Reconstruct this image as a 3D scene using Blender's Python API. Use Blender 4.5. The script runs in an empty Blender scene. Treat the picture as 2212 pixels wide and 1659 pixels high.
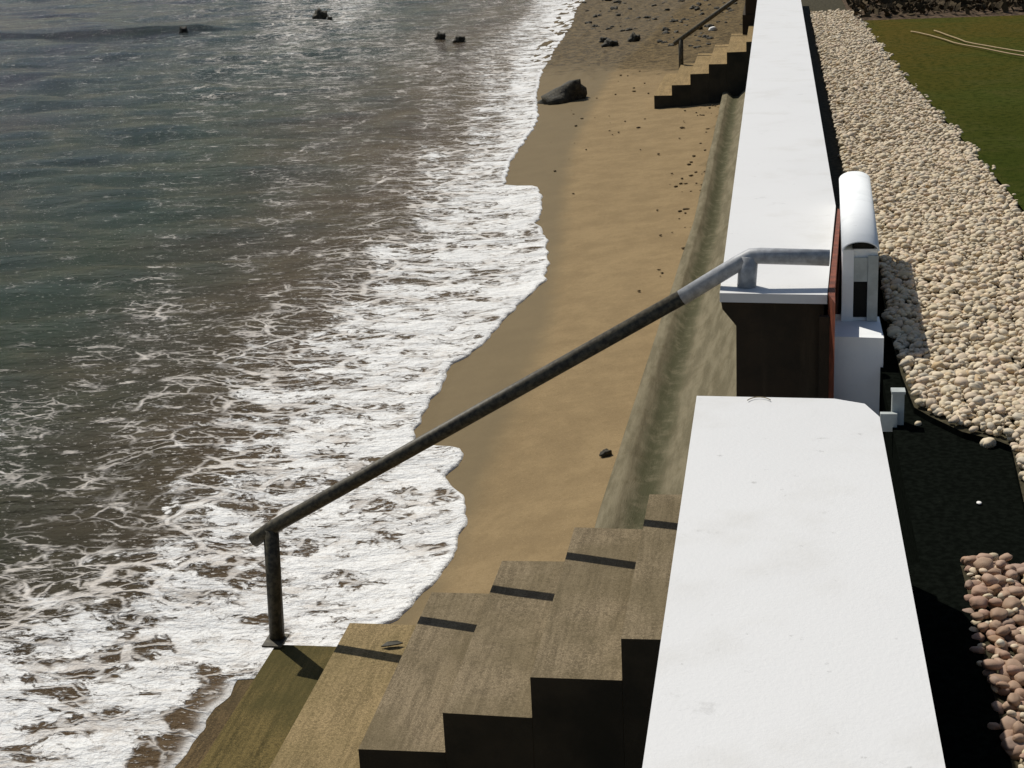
import bpy, bmesh, math, random
import numpy as np
from mathutils import Vector, Matrix, noise as mnoise
random.seed(7); rng = np.random.default_rng(7)
scene = bpy.context.scene
COL = scene.collection

# ------------------------------------------------------------------ camera
YAW, PITCH, ROLL, FPX = -0.17358, 0.31685, 0.05048, 3400.0
CAMZ = 4.2
IW, IH = 2212.0, 1659.0
fw = np.array([math.sin(YAW)*math.cos(PITCH), math.cos(YAW)*math.cos(PITCH), -math.sin(PITCH)])
rt = np.array([math.cos(YAW), -math.sin(YAW), 0.0])
dn = np.cross(fw, rt)
c, s = math.cos(ROLL), math.sin(ROLL)
R2 = c*rt + s*dn; D2 = -s*rt + c*dn
cam_d = bpy.data.cameras.new('camera'); cam = bpy.data.objects.new('camera', cam_d); COL.objects.link(cam)
cam.matrix_world = Matrix(((R2[0], -D2[0], -fw[0], 0), (R2[1], -D2[1], -fw[1], 0), (R2[2], -D2[2], -fw[2], CAMZ), (0, 0, 0, 1)))
cam_d.sensor_width = 36; cam_d.lens = 36*FPX/IW; cam_d.clip_start = 0.05; cam_d.clip_end = 3000
scene.camera = cam

def ray(px, py):
    return R2*((px-IW/2)/FPX) + D2*((py-IH/2)/FPX) + fw
def at(px, py, z):                     # point of the picture on the level z
    w = ray(px, py); t = (z-CAMZ)/w[2]; return np.array([w[0]*t, w[1]*t, z])
def atY(px, py, Y):                    # point of the picture on the plane y = Y
    w = ray(px, py); t = Y/w[1]; return np.array([w[0]*t, Y, CAMZ+w[2]*t])
def proj(P):
    P = np.asarray(P, float) - np.array([0, 0, CAMZ])
    z = P@fw; return IW/2+FPX*(P@R2)/z, IH/2+FPX*(P@D2)/z, z

# ------------------------------------------------------------------ light
SUN = Vector((0.51, -0.58, -1.0)).normalized()     # direction the light travels
elev = math.asin(-SUN.z); azim = math.atan2(-SUN.x, -SUN.y)
ld = bpy.data.lights.new('sun', 'SUN'); lo = bpy.data.objects.new('sun', ld); COL.objects.link(lo)
ld.energy = 4.15; ld.angle = math.radians(0.5); ld.color = (1.0, 0.95, 0.86)
lo.rotation_euler = SUN.to_track_quat('-Z', 'Y').to_euler(); lo.location = (-20, 20, 40)
w = bpy.data.worlds.new('World'); scene.world = w; w.use_nodes = True
nt = w.node_tree; bg = nt.nodes['Background']
sky = nt.nodes.new('ShaderNodeTexSky'); sky.sky_type = 'NISHITA'; sky.sun_disc = False
sky.sun_elevation = elev; sky.sun_rotation = azim; sky.dust_density = 1.0; sky.ozone_density = 1.0
nt.links.new(sky.outputs[0], bg.inputs[0]); bg.inputs[1].default_value = 0.065
vs = scene.view_settings; vs.view_transform = 'Standard'; vs.look = 'None'; vs.exposure = 0.0; vs.gamma = 1.0

# ------------------------------------------------------------------ materials
class NT:
    def __init__(self, name):
        self.m = bpy.data.materials.new(name); self.m.use_nodes = True
        self.t = self.m.node_tree; self.n = self.t.nodes; self.l = self.t.links
        self.b = self.n['Principled BSDF']
        self.tc = self.n.new('ShaderNodeTexCoord'); self.geo = self.n.new('ShaderNodeNewGeometry')
        self.pos = self.geo.outputs['Position']
    def link(self, a, b): self.l.new(a, b)
    def setin(self, sock, v):
        if hasattr(v, 'is_linked') or hasattr(v, 'links'): self.l.new(v, sock)
        else: sock.default_value = v
    def mapping(self, vec, scale=(1, 1, 1), rot=(0, 0, 0)):
        n = self.n.new('ShaderNodeMapping'); self.link(vec, n.inputs[0])
        n.inputs['Scale'].default_value = scale; n.inputs['Rotation'].default_value = rot; return n.outputs[0]
    def noise(self, scale, detail=4, rough=.55, vec=None, dist=0.0):
        n = self.n.new('ShaderNodeTexNoise'); self.link(vec if vec is not None else self.pos, n.inputs['Vector'])
        n.inputs['Scale'].default_value = scale; n.inputs['Detail'].default_value = detail
        n.inputs['Roughness'].default_value = rough; n.inputs['Distortion'].default_value = dist
        return n.outputs[0]
    def noisec(self, scale, detail=3, vec=None):
        n = self.n.new('ShaderNodeTexNoise'); self.link(vec if vec is not None else self.pos, n.inputs['Vector'])
        n.inputs['Scale'].default_value = scale; n.inputs['Detail'].default_value = detail; return n.outputs['Color']
    def voro(self, scale, feature='F1', vec=None, rand=1.0):
        n = self.n.new('ShaderNodeTexVoronoi'); n.feature = feature
        self.link(vec if vec is not None else self.pos, n.inputs['Vector']); n.inputs['Scale'].default_value = scale
        n.inputs['Randomness'].default_value = rand
        return n.outputs['Distance']
    def math(self, op, a, b=None, c=None, clamp=False):
        n = self.n.new('ShaderNodeMath'); n.operation = op; n.use_clamp = clamp
        self.setin(n.inputs[0], a)
        if b is not None: self.setin(n.inputs[1], b)
        if c is not None: self.setin(n.inputs[2], c)
        return n.outputs[0]
    def vmath(self, op, a, b):
        n = self.n.new('ShaderNodeVectorMath'); n.operation = op; self.setin(n.inputs[0], a)
        if op == 'SCALE': self.setin(n.inputs['Scale'], b)
        else: self.setin(n.inputs[1], b)
        return n.outputs[0]
    def ramp(self, fac, stops, interp='LINEAR'):
        n = self.n.new('ShaderNodeValToRGB'); n.color_ramp.interpolation = interp; e = n.color_ramp.elements
        for i, (p, col) in enumerate(stops):
            el = e[i] if i < 2 else e.new(p)
            el.position = p; el.color = (*col, 1) if len(col) == 3 else col
        self.link(fac, n.inputs[0]); return n.outputs[0]
    def step(self, v, lo, hi, a=0.0, b=1.0):
        n = self.n.new('ShaderNodeMapRange'); n.interpolation_type = 'SMOOTHSTEP'
        self.setin(n.inputs[0], v); self.setin(n.inputs[1], lo); self.setin(n.inputs[2], hi)
        self.setin(n.inputs[3], a); self.setin(n.inputs[4], b); return n.outputs[0]
    def mix(self, fac, a, b, mode='MIX'):
        n = self.n.new('ShaderNodeMix'); n.data_type = 'RGBA'; n.blend_type = mode
        self.setin(n.inputs[0], fac)
        for k, v in ((6, a), (7, b)):
            if isinstance(v, tuple): n.inputs[k].default_value = (*v, 1)
            else: self.link(v, n.inputs[k])
        return n.outputs[2]
    def attr(self, name):
        n = self.n.new('ShaderNodeAttribute'); n.attribute_name = name; return n.outputs['Fac']
    def sep(self, v):
        n = self.n.new('ShaderNodeSeparateXYZ'); self.link(v, n.inputs[0]); return n.outputs
    def bump(self, h, strength=.5, dist=.01, normal=None):
        n = self.n.new('ShaderNodeBump'); n.inputs['Strength'].default_value = strength; n.inputs['Distance'].default_value = dist
        self.link(h, n.inputs['Height'])
        if normal is not None: self.link(normal, n.inputs['Normal'])
        return n.outputs[0]
    def out(self, color=None, rough=.8, normal=None, spec=.3):
        if color is not None:
            if isinstance(color, tuple): self.b.inputs['Base Color'].default_value = (*color, 1)
            else: self.link(color, self.b.inputs['Base Color'])
        self.setin(self.b.inputs['Roughness'], rough)
        self.b.inputs['Specular IOR Level'].default_value = spec
        if normal is not None: self.link(normal, self.b.inputs['Normal'])
        return self.m

def m_white(name, col, dirt, scale=1.0):
    k = NT(name)
    a = k.noise(3*scale, 6, .6); b = k.noise(22*scale, 5, .7); d = k.noise(.9*scale, 3)
    c1 = k.mix(k.step(a, .48, .75, 0, .55), col, dirt)
    c1 = k.mix(k.step(b, .66, .74, 0, .5), c1, tuple(x*.55 for x in dirt))
    c1 = k.mix(k.step(d, .45, .7, 0, .25), c1, tuple(x*.9 for x in col))
    c1 = k.mix(k.step(k.noise(5.5*scale, 8, .78), .60, .70, 0, .30), c1, tuple(x*.62 for x in dirt))
    nrm = k.bump(k.math('ADD', k.noise(90*scale, 4), k.math('MULTIPLY', a, 2.0)), .25, .004)
    return k.out(c1, .6, nrm, .3)
M_COPING = m_white('white_paint', (.66, .66, .65), (.56, .55, .52))
M_PLASTIC = m_white('white_metal', (.84, .86, .86), (.68, .70, .70), 2.0)
def m_body():
    k = NT('brown_render')
    a = k.noise(4, 6, .6); v = k.mapping(k.pos, (6, 6, .8)); st = k.noise(2.0, 4, .6, v)
    c1 = k.mix(k.step(a, .35, .7), (.048, .034, .021), (.030, .024, .016))
    c1 = k.mix(k.step(st, .5, .7, 0, .6), c1, (.075, .055, .034))
    return k.out(c1, .9, k.bump(k.noise(60, 5), .6, .006), .2)
M_BODY = m_body()
def m_concrete(name, base, dark, algae, algae_amt, wet=.85, line=.7):
    k = NT(name)
    v = k.mapping(k.pos, (48, 3.2, 6)); ln = k.noise(1.0, 3, .6, v)         # board marks run along the step
    v2 = k.mapping(k.pos, (14, 1.4, 2)); ln2 = k.noise(1.0, 3, .6, v2)
    a = k.noise(7, 6, .65); g = k.noise(160, 3); big = k.noise(1.6, 4)
    c1 = k.mix(k.step(ln, .40, .66), dark, base)
    c1 = k.mix(k.step(ln2, .40, .62, 0, .5), c1, tuple(x*1.15 for x in base))
    c1 = k.mix(k.step(a, .52, .72, 0, .7), c1, tuple(x*.75 for x in dark))
    c1 = k.mix(k.step(g, .54, .64, 0, .65), c1, tuple(min(.6, x*1.6) for x in base))
    g2 = k.noise(55, 4, .7); c1 = k.mix(k.step(g2, .52, .66, 0, .6), c1, tuple(x*.62 for x in dark)); c1 = k.mix(k.step(g2, .46, .36, 0, .4), c1, tuple(min(.6, x*1.35) for x in base))
    c1 = k.mix(k.step(g, .44, .36, 0, .6), c1, tuple(x*.5 for x in dark))
    c1 = k.mix(k.math('MULTIPLY', k.step(big, .38, .62), algae_amt), c1, algae)
    h = k.math('ADD', k.math('MULTIPLY', ln, line*.6), k.math('ADD', k.math('MULTIPLY', g, .6), g2))
    return k.out(c1, wet, k.bump(h, .7, .006), .06)
M_STEP = m_concrete('stair_concrete', (.235, .186, .118), (.150, .118, .074), (.115, .092, .05), .55)
M_STEPLOW = m_concrete('sandy_stair_concrete', (.280, .208, .108), (.19, .142, .072), (.13, .105, .04), .3)
M_ALGAE = m_concrete('algae_concrete', (.135, .100, .036), (.070, .054, .018), (.062, .054, .017), .75, .75)
M_WETSTEP = m_concrete('wet_brown_concrete', (.125, .086, .040), (.066, .046, .022), (.050, .040, .018), .5, .75)
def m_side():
    k = NT('shade_dark_concrete')  # shade of the stairs' near sides is put into this near-black colour
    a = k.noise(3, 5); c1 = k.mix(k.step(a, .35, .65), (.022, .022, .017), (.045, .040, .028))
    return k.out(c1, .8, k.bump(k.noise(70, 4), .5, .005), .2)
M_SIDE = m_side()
def m_apron():
    k = NT('apron_concrete')
    v = k.mapping(k.pos, (12, 2.0, 8), (0, 0, .55)); ln = k.noise(1.0, 5, .65, v)
    a = k.noise(5, 6, .65); g = k.noise(130, 3); x = k.attr('cross')
    c1 = k.mix(k.step(ln, .38, .64), (.150, .130, .082), (.225, .195, .128))
    c1 = k.mix(k.step(a, .5, .75, 0, .5), c1, (.11, .088, .048))
    c1 = k.mix(k.step(g, .54, .68, 0, .5), c1, (.25, .215, .14))
    # algae grows in the gutter behind the kerb
    wob = k.math('ADD', x, k.math('MULTIPLY', k.math('SUBTRACT', k.noise(2.2, 4), .5), .14))
    gut = k.math('MULTIPLY', k.step(wob, .13, .22), k.step(wob, .42, .28))
    c1 = k.mix(k.math('MULTIPLY', gut, k.step(k.noise(8, 5, .7), .30, .56, .35, .85)), c1, (.066, .068, .036))
    return k.out(c1, .85, k.bump(k.math('ADD', ln, k.math('MULTIPLY', g, .9)), .9, .012), .04)
M_APRON = m_apron()
def m_plain(name, col, rough=.5, var=.25, scale=20, spec=.3, metal=0.0):
    k = NT(name); a = k.noise(scale, 5, .6)
    c1 = k.mix(k.step(a, .35, .7), tuple(x*(1-var) for x in col), tuple(min(1, x*(1+var)) for x in col))
    m = k.out(c1, rough, k.bump(k.noise(scale*6, 3), .25, .002), spec); k.b.inputs['Metallic'].default_value = metal
    return m
M_RAIL = m_plain('dark_brown_paint', (.075, .064, .040), .55, .5, 40)
M_RAILUP = m_plain('pale_galvanised_pipe', (.36, .37, .38), .5, .2, 30, .4)
M_TIMBER = m_plain('red_brown_timber', (.15, .038, .016), .7, .35, 18)
M_DARK = m_plain('dark_opening', (.012, .012, .010), .9, .2, 10)
M_GREY = m_plain('grey_panel', (.42, .45, .43), .6, .12, 15)
def m_rock():
    k = NT('dark_rock'); a = k.noise(9, 6, .7)
    c1 = k.mix(k.step(a, .35, .68), (.016, .014, .008), (.065, .055, .032))
    c1 = k.mix(k.step(k.noise(26, 4), .62, .70, 0, .8), c1, (.20, .17, .11))
    return k.out(c1, .75, k.bump(a, .8, .03), .35)
M_ROCK = m_rock()
def m_pebble(name, attr, pink=False):
    k = NT(name)
    if attr: r = k.attr('tone')
    else: r = k.n.new('ShaderNodeObjectInfo').outputs['Random']
    c1 = k.ramp(r, [(0, (.52, .43, .29)), (.25, (.64, .54, .37)), (.5, (.60, .47, .34)), (.7, (.70, .60, .43)), (.88, (.50, .44, .34)), (.96, (.55, .40, .22)), (1, (.72, .64, .50))])
    if pink: c1 = k.mix(1.0, c1, (.60, .475, .47), 'MULTIPLY')
    c1 = k.mix(k.step(k.noise(60, 5, .65), .45, .7, 0, .35), c1, (.33, .26, .18))
    return k.out(c1, .7, k.bump(k.noise(220, 3), .2, .002), .3)
M_PEB = m_pebble('pebble_stone', False); M_PEBS = m_pebble('pebble_stone_bed', True); M_PINK = m_pebble('pinkish_pebble_stone', False, True)
def m_sand():
    k = NT('sand'); wet = k.attr('wet'); dirt = k.attr('dirt')
    a = k.noise(2.6, 8, .72); g = k.noise(170, 3, .7); f = k.noise(22, 6, .7)
    c1 = k.mix(k.step(a, .35, .68), (.222, .160, .084), (.282, .205, .108))
    c1 = k.mix(k.step(g, .40, .34, 0, .45), c1, (.17, .105, .045))
    c1 = k.mix(k.step(g, .60, .68, 0, .4), c1, (.50, .36, .18))
    c1 = k.mix(k.step(f, .52, .70, 0, .45), c1, (.185, .130, .062))
    wetn = k.math('ADD', wet, k.math('MULTIPLY', k.math('SUBTRACT', k.noise(2.5, 4), .5), .35))
    ws = k.step(wetn, .2, .75)
    sp = k.noise(75, 3, .65); c1 = k.mix(k.step(sp, .58, .68, 0, .5), c1, (.15, .105, .055)); c1 = k.mix(k.step(sp, .40, .32, 0, .5), c1, (.36, .27, .15))
    c1 = k.mix(k.math('MULTIPLY', ws, .72), c1, (.130, .100, .052))
    dn_ = k.math('ADD', dirt, k.math('MULTIPLY', k.math('SUBTRACT', k.noise(2.6, 6, .7), .5), 1.1))
    c1 = k.mix(k.math('MULTIPLY', k.step(dn_, .30, .70), .9), c1, k.mix(k.step(k.noise(7, 6, .8), .40, .60), (.040, .030, .016), (.15, .108, .052)))
    rough = k.math('SUBTRACT', .95, k.math('MULTIPLY', ws, .22))
    h = k.math('ADD', k.math('MULTIPLY', k.noise(30, 5, .7), .7), k.math('MULTIPLY', g, .55))
    h = k.math('MULTIPLY', h, k.math('SUBTRACT', 1.0, k.math('MULTIPLY', ws, .6)))
    return k.out(c1, rough, k.bump(h, .55, .012), .08)
M_SAND = m_sand()
def m_water():
    k = NT('sea_water')
    dens = k.attr('foam'); dep = k.attr('depth'); lip = k.attr('lip')
    p2 = k.vmath('ADD', k.pos, k.vmath('SCALE', k.vmath('SUBTRACT', k.noisec(2.4, 4), (.5, .5, .5)), .40))
    p3 = k.mapping(p2, (.62, 1.05, 1.0), (0, 0, .12))
    n1 = k.math('ADD', k.math('MULTIPLY', k.noise(2.7, 4, .55, p3), .36), k.math('ADD', k.math('MULTIPLY', k.noise(7.5, 5, .62, p3), .36), k.math('MULTIPLY', k.noise(24, 4, .62, p3), .28)))
    n1 = k.math('ADD', k.math('MULTIPLY', k.math('SUBTRACT', n1, .5), 4.0), .5, clamp=True)
    patch = k.math('MULTIPLY', k.math('SUBTRACT', k.noise(.8, 4, .6), .5), .9)
    t = k.math('ADD', dens, k.math('MULTIPLY', patch, k.step(dens, .05, .5, .25, .55)))
    blob = k.step(k.math('SUBTRACT', k.math('MULTIPLY', k.math('SUBTRACT', t, .30), 1.06), n1), -.09, .10)
    e1 = k.voro(2.1, 'DISTANCE_TO_EDGE', p3); e2 = k.voro(4.6, 'DISTANCE_TO_EDGE', p3)
    wl = k.math('MULTIPLY', t, .070)
    l1 = k.step(k.math('SUBTRACT', wl, e1), -.022, .02); l2 = k.step(k.math('SUBTRACT', k.math('MULTIPLY', wl, .8), e2), -.05, .02)
    gate = k.step(k.math('ADD', k.noise(1.7, 3), k.math('MULTIPLY', t, .5)), 0.60, .76)
    lines = k.math('MULTIPLY', k.math('MAXIMUM', l1, k.math('MULTIPLY', l2, .8)), gate)
    sp = k.noise(30, 3, .65, k.mapping(k.pos, (.5, 1.0, 1)))
    spk = k.step(k.math('ADD', sp, k.math('MULTIPLY', k.math('MINIMUM', t, .42), .20)), .655, .72)
    spf = k.noise(7.5, 4, .75, k.mapping(k.pos, (.35, 1.0, 1))); spk = k.math('MAXIMUM', spk, k.step(k.math('ADD', spf, k.math('MULTIPLY', k.math('MINIMUM', dens, .32), .30)), .645, .74))
    foam = k.math('MAXIMUM', k.math('MAXIMUM', blob, lines), k.math('MULTIPLY', spk, .85))
    foam2 = k.math('MAXIMUM', foam, lip, clamp=True)
    thin = k.step(k.math('ADD', k.math('SUBTRACT', t, n1), k.math('MULTIPLY', lip, .6)), -.10, .60)
    fcol = k.mix(thin, (.60, .56, .51), (.80, .80, .78))
    fcol = k.mix(k.step(k.noise(34, 4, .7, p3), .50, .68, 0, .45), fcol, (.42, .38, .33))
    fcol = k.mix(lip, fcol, (.82, .82, .80))
    murk = k.noise(.30, 4, .6); hue = k.noise(.13, 3, .5)
    dd = k.math('ADD', dep, k.math('MULTIPLY', k.math('SUBTRACT', murk, .5), .55))
    wcol = k.ramp(dd, [(0, (.105, .070, .038)), (.25, (.076, .051, .028)), (.48, (.040, .036, .022)), (.66, (.016, .030, .018)), (.88, (.016, .025, .024)), (1, (.024, .023, .030))])
    col = k.mix(foam2, wcol, fcol)
    b1 = k.noise(6.5, 5, .62, k.mapping(k.pos, (.55, 1.0, 1))); b2 = k.noise(1.6, 4, .55, k.mapping(k.pos, (.5, 1.0, 1)))
    b3 = k.noise(19, 4, .6, k.mapping(k.pos, (.5, 1.0, 1)))
    hw = k.math('ADD', k.math('ADD', k.math('MULTIPLY', b1, .40), b2), k.math('MULTIPLY', b3, .12))
    nw = k.bump(hw, .9, .20)
    nf = k.bump(k.math('ADD', foam2, k.math('MULTIPLY', k.noise(40, 5, .7), .8)), .8, .02, nw)
    rough = k.math('ADD', .10, k.math('MULTIPLY', foam2, .75))
    k.b.inputs['IOR'].default_value = 1.333
    k.out(col, rough, nf, .045)
    return k.m
M_WATER = m_water()
def m_lawn():
    k = NT('lawn_green'); a = k.noise(.55, 4, .6); g = k.noise(60, 4, .7)
    y = k.sep(k.pos)
    far = k.step(k.math('ADD', k.math('SUBTRACT', y[1], k.math('MULTIPLY', y[0], 1.6)), k.math('MULTIPLY', a, 8)), 12.0, 24.0)
    c1 = k.mix(far, (.046, .058, .011), (.110, .082, .020))
    c1 = k.mix(k.step(a, .45, .65, 0, .6), c1, (.052, .074, .016))
    m2 = k.noise(2.2, 6, .72); m3 = k.noise(13, 5, .75)
    c1 = k.mix(k.step(m2, .48, .66, 0, .45), c1, (.085, .075, .024)); c1 = k.mix(k.step(m3, .46, .62, 0, .75), c1, (.024, .036, .007))
    c1 = k.mix(k.step(g, .5, .7, 0, .5), c1, (.075, .085, .026))
    return k.out(c1, 1.0, k.bump(g, .8, .03), .0)
M_LAWN = m_lawn()
M_SOIL = m_plain('dark_soil', (.085, .058, .036), .95, .5, 12, .1)
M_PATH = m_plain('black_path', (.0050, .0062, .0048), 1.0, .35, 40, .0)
M_STRIP = m_plain('dark_earth', (.055, .048, .028), .95, .4, 25, .1)
M_HOSE = m_plain('pale_hose', (.34, .24, .11), .6, .1)
M_STRAW = m_plain('dry_stick', (.30, .24, .15), .8, .2)
M_LEAF = m_plain('dark_leaf', (.05, .045, .03), .7, .2)
M_SCRAP = m_plain('white_scrap', (.8, .78, .72), .7, .05)
M_WEED = m_plain('dry_weed', (.13, .09, .042), .9, .4)
M_HEDGE = m_plain('dark_foliage', (.075, .055, .030), .9, .5, 8, .1)

# ------------------------------------------------------------------ builders
def tag(o, label=None, cat=None, group=None, kind=None):
    if label: o['label'] = label
    if cat: o['category'] = cat
    if group: o['group'] = group
    if kind: o['kind'] = kind
    return o
def link(name, me, parent=None):
    o = bpy.data.objects.new(name, me); COL.objects.link(o)
    if parent is not None: o.parent = parent
    return o
def empty(name, loc, label, cat, group=None):
    o = bpy.data.objects.new(name, None); COL.objects.link(o); o.location = loc; o.empty_display_size = .2
    return tag(o, label, cat, group)
def arr_mesh(name, V, F, mat, smooth=False, attrs=None):
    V = np.asarray(V, np.float32); F = np.asarray(F, np.int32); n = F.shape[1]
    me = bpy.data.meshes.new(name)
    me.vertices.add(len(V)); me.vertices.foreach_set('co', V.ravel())
    me.loops.add(F.size); me.loops.foreach_set('vertex_index', F.ravel())
    me.polygons.add(len(F)); me.polygons.foreach_set('loop_start', np.arange(0, F.size, n, dtype=np.int32))
    me.polygons.foreach_set('loop_total', np.full(len(F), n, np.int32))
    if smooth: me.polygons.foreach_set('use_smooth', np.ones(len(F), bool))
    me.update(calc_edges=True)
    for k_, v in (attrs or {}).items():
        a = me.attributes.new(k_, 'FLOAT', 'POINT'); a.data.foreach_set('value', np.asarray(v, np.float32).ravel())
    me.materials.append(mat); return me
def grid_faces(nr, nc):
    i = np.arange(nr-1)[:, None]*nc + np.arange(nc-1)[None]
    return np.stack([i, i+1, i+nc+1, i+nc], -1).reshape(-1, 4)
def bm_obj(name, bm, mat, parent=None, bevel=0.0, origin=None, smooth=False, seg=2):
    if origin is not None: bmesh.ops.translate(bm, verts=bm.verts, vec=-Vector(origin))
    if bevel:
        bmesh.ops.bevel(bm, geom=[e for e in bm.edges if e.calc_face_angle(0) > .5], offset=bevel, segments=seg, affect='EDGES', clamp_overlap=True)
    bmesh.ops.recalc_face_normals(bm, faces=bm.faces)
    if smooth:
        for f in bm.faces: f.smooth = True
    me = bpy.data.meshes.new(name); bm.to_mesh(me); bm.free(); me.materials.append(mat)
    return link(name, me, parent)
def prism(pts, axis, a, b):                     # closed outline extruded along an axis
    bm = bmesh.new(); idx = {'x': 0, 'y': 1, 'z': 2}[axis]
    def mk(p, t):
        q = list(p); q.insert(idx, t); return bm.verts.new(q)
    A = [mk(p, a) for p in pts]; B = [mk(p, b) for p in pts]; n = len(pts)
    bm.faces.new(A); bm.faces.new(B[::-1])
    for i in range(n): bm.faces.new((A[i], B[i], B[(i+1) % n], A[(i+1) % n]))
    return bm
def box(x0, x1, y0, y1, z0, z1): return prism([(x0, y0), (x1, y0), (x1, y1), (x0, y1)], 'z', z0, z1)
def tube(path, r, n=14, cap=True):
    bm = bmesh.new(); rings = []; P = [Vector(p) for p in path]
    for i, p in enumerate(P):
        d = (P[min(i+1, len(P)-1)] - P[max(i-1, 0)]).normalized()
        up = Vector((0, 0, 1)) if abs(d.z) < .9 else Vector((0, 1, 0))
        u = d.cross(up).normalized(); v = u.cross(d)
        rr = r[i] if isinstance(r, (list, tuple)) else r
        rings.append([bm.verts.new(p + (u*math.cos(2*math.pi*j/n) + v*math.sin(2*math.pi*j/n))*rr) for j in range(n)])
    for A, B in zip(rings[:-1], rings[1:]):
        for j in range(n): bm.faces.new((A[j], A[(j+1) % n], B[(j+1) % n], B[j])).smooth = True
    if cap: bm.faces.new(rings[0][::-1]); bm.faces.new(rings[-1])
    return bm

# ------------------------------------------------------------------ levels and lines
GZ = 1.90                     # garden level
ZN = CAMZ-1.728               # top of the near wall
ZF = CAMZ-1.984               # top of the far wall
YW = 7.33                     # near end of the far wall
shore_px = [(1282,-20),(1265,0),(1245,22),(1240,50),(1222,76),(1200,108),(1190,130),(1176,150),(1168,172),(1163,192),(1160,215),(1164,250),(1158,272),(1130,310),(1106,345),(1092,384),(1090,398),
 (1120,403),(1165,407),(1173,440),(1165,480),(1182,520),(1190,575),(1174,612),(1130,650),(1090,690),(1060,730),(1020,765),(975,786),(965,820),(930,870),(896,925),(900,950),(950,966),(1002,975),(1012,990),(990,1010),(963,1025),(980,1050),(1004,1080),(1010,1120),(1000,1180),(970,1222),(930,1275),(890,1320),(858,1350),(800,1366)]
sh = np.array([at(px, py, .035)[:2] for px, py in shore_px])
near_px = [(520,1455),(500,1480),(470,1520),(450,1545),(440,1570),(412,1592),(380,1640),(330,1700),(300,1760)]
sh2 = np.array([at(px, py, .05)[:2] for px, py in near_px])
sy = np.concatenate([sh[:, 1], [7.42], sh2[:, 1], [4.0, -20]]); sx = np.concatenate([sh[:, 0], [sh[-1, 0]-.25], sh2[:, 0], [-3.3, -3.3]])
o_ = np.argsort(sy); sy, sx = sy[o_], sx[o_]
sy = np.concatenate([sy, [75, 120, 250, 600]]); sx = np.concatenate([sx, [-9, -18, -60, -200]])
def Xs(Y): return np.interp(Y, sy, sx)
_yy = np.geomspace(3, 600, 1500); _xx = Xs(_yy)
_ker = np.exp(-.5*(np.arange(-60, 61)/22)**2); _ker /= _ker.sum()
_xm = np.convolve(np.pad(_xx, 60, mode='edge'), _ker, mode='valid')
def Xm(Y): return np.interp(Y, _yy, _xm)
FOOTZ = .26
ft = np.array([at(1292, 1165, FOOTZ), at(1395, 830, FOOTZ), at(1500, 500, FOOTZ), at(1557, 240, FOOTZ)])
def Xf(Y): return np.interp(Y, ft[:, 1], ft[:, 0])
def sand_z(X, Y):
    xm = Xm(Y); d = X-xm; D = np.maximum(Xf(Y)-xm, .8)
    up = .03+(FOOTZ-.03)*np.clip(d/D, 0, 1.0)**.9
    z = np.where(d > 0, up, np.maximum(.03+.075*d, -2.2))
    return z-.30*np.clip((7.55-Y)/.12, 0, 1)*np.clip((-1.2-X)/.3, 0, 1)
def snoise(P, sc, seed=0):
    return np.array([mnoise.noise(Vector((p[0]*sc+seed, p[1]*sc-seed, seed*.37))) for p in P])
def hash_waves(X, Y, lam0, lam1, n, seed, ang0=1.35, spread=.9, spacing=None):
    r = np.random.default_rng(seed); z = np.zeros_like(X)
    for i in range(n):
        lam = lam0*(lam1/lam0)**r.random(); th = ang0+spread*(r.random()-.5)*2; k_ = 2*math.pi/lam
        amp = lam*.011
        ph = r.random()*6.28
        g = 1.0 if spacing is None else np.clip(lam/(spacing*3.0)-.6, 0, 1)
        z += g*amp*np.sin(k_*(X*math.cos(th)+Y*math.sin(th))+ph)/math.sqrt(n)*2.0
    return z

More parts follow.
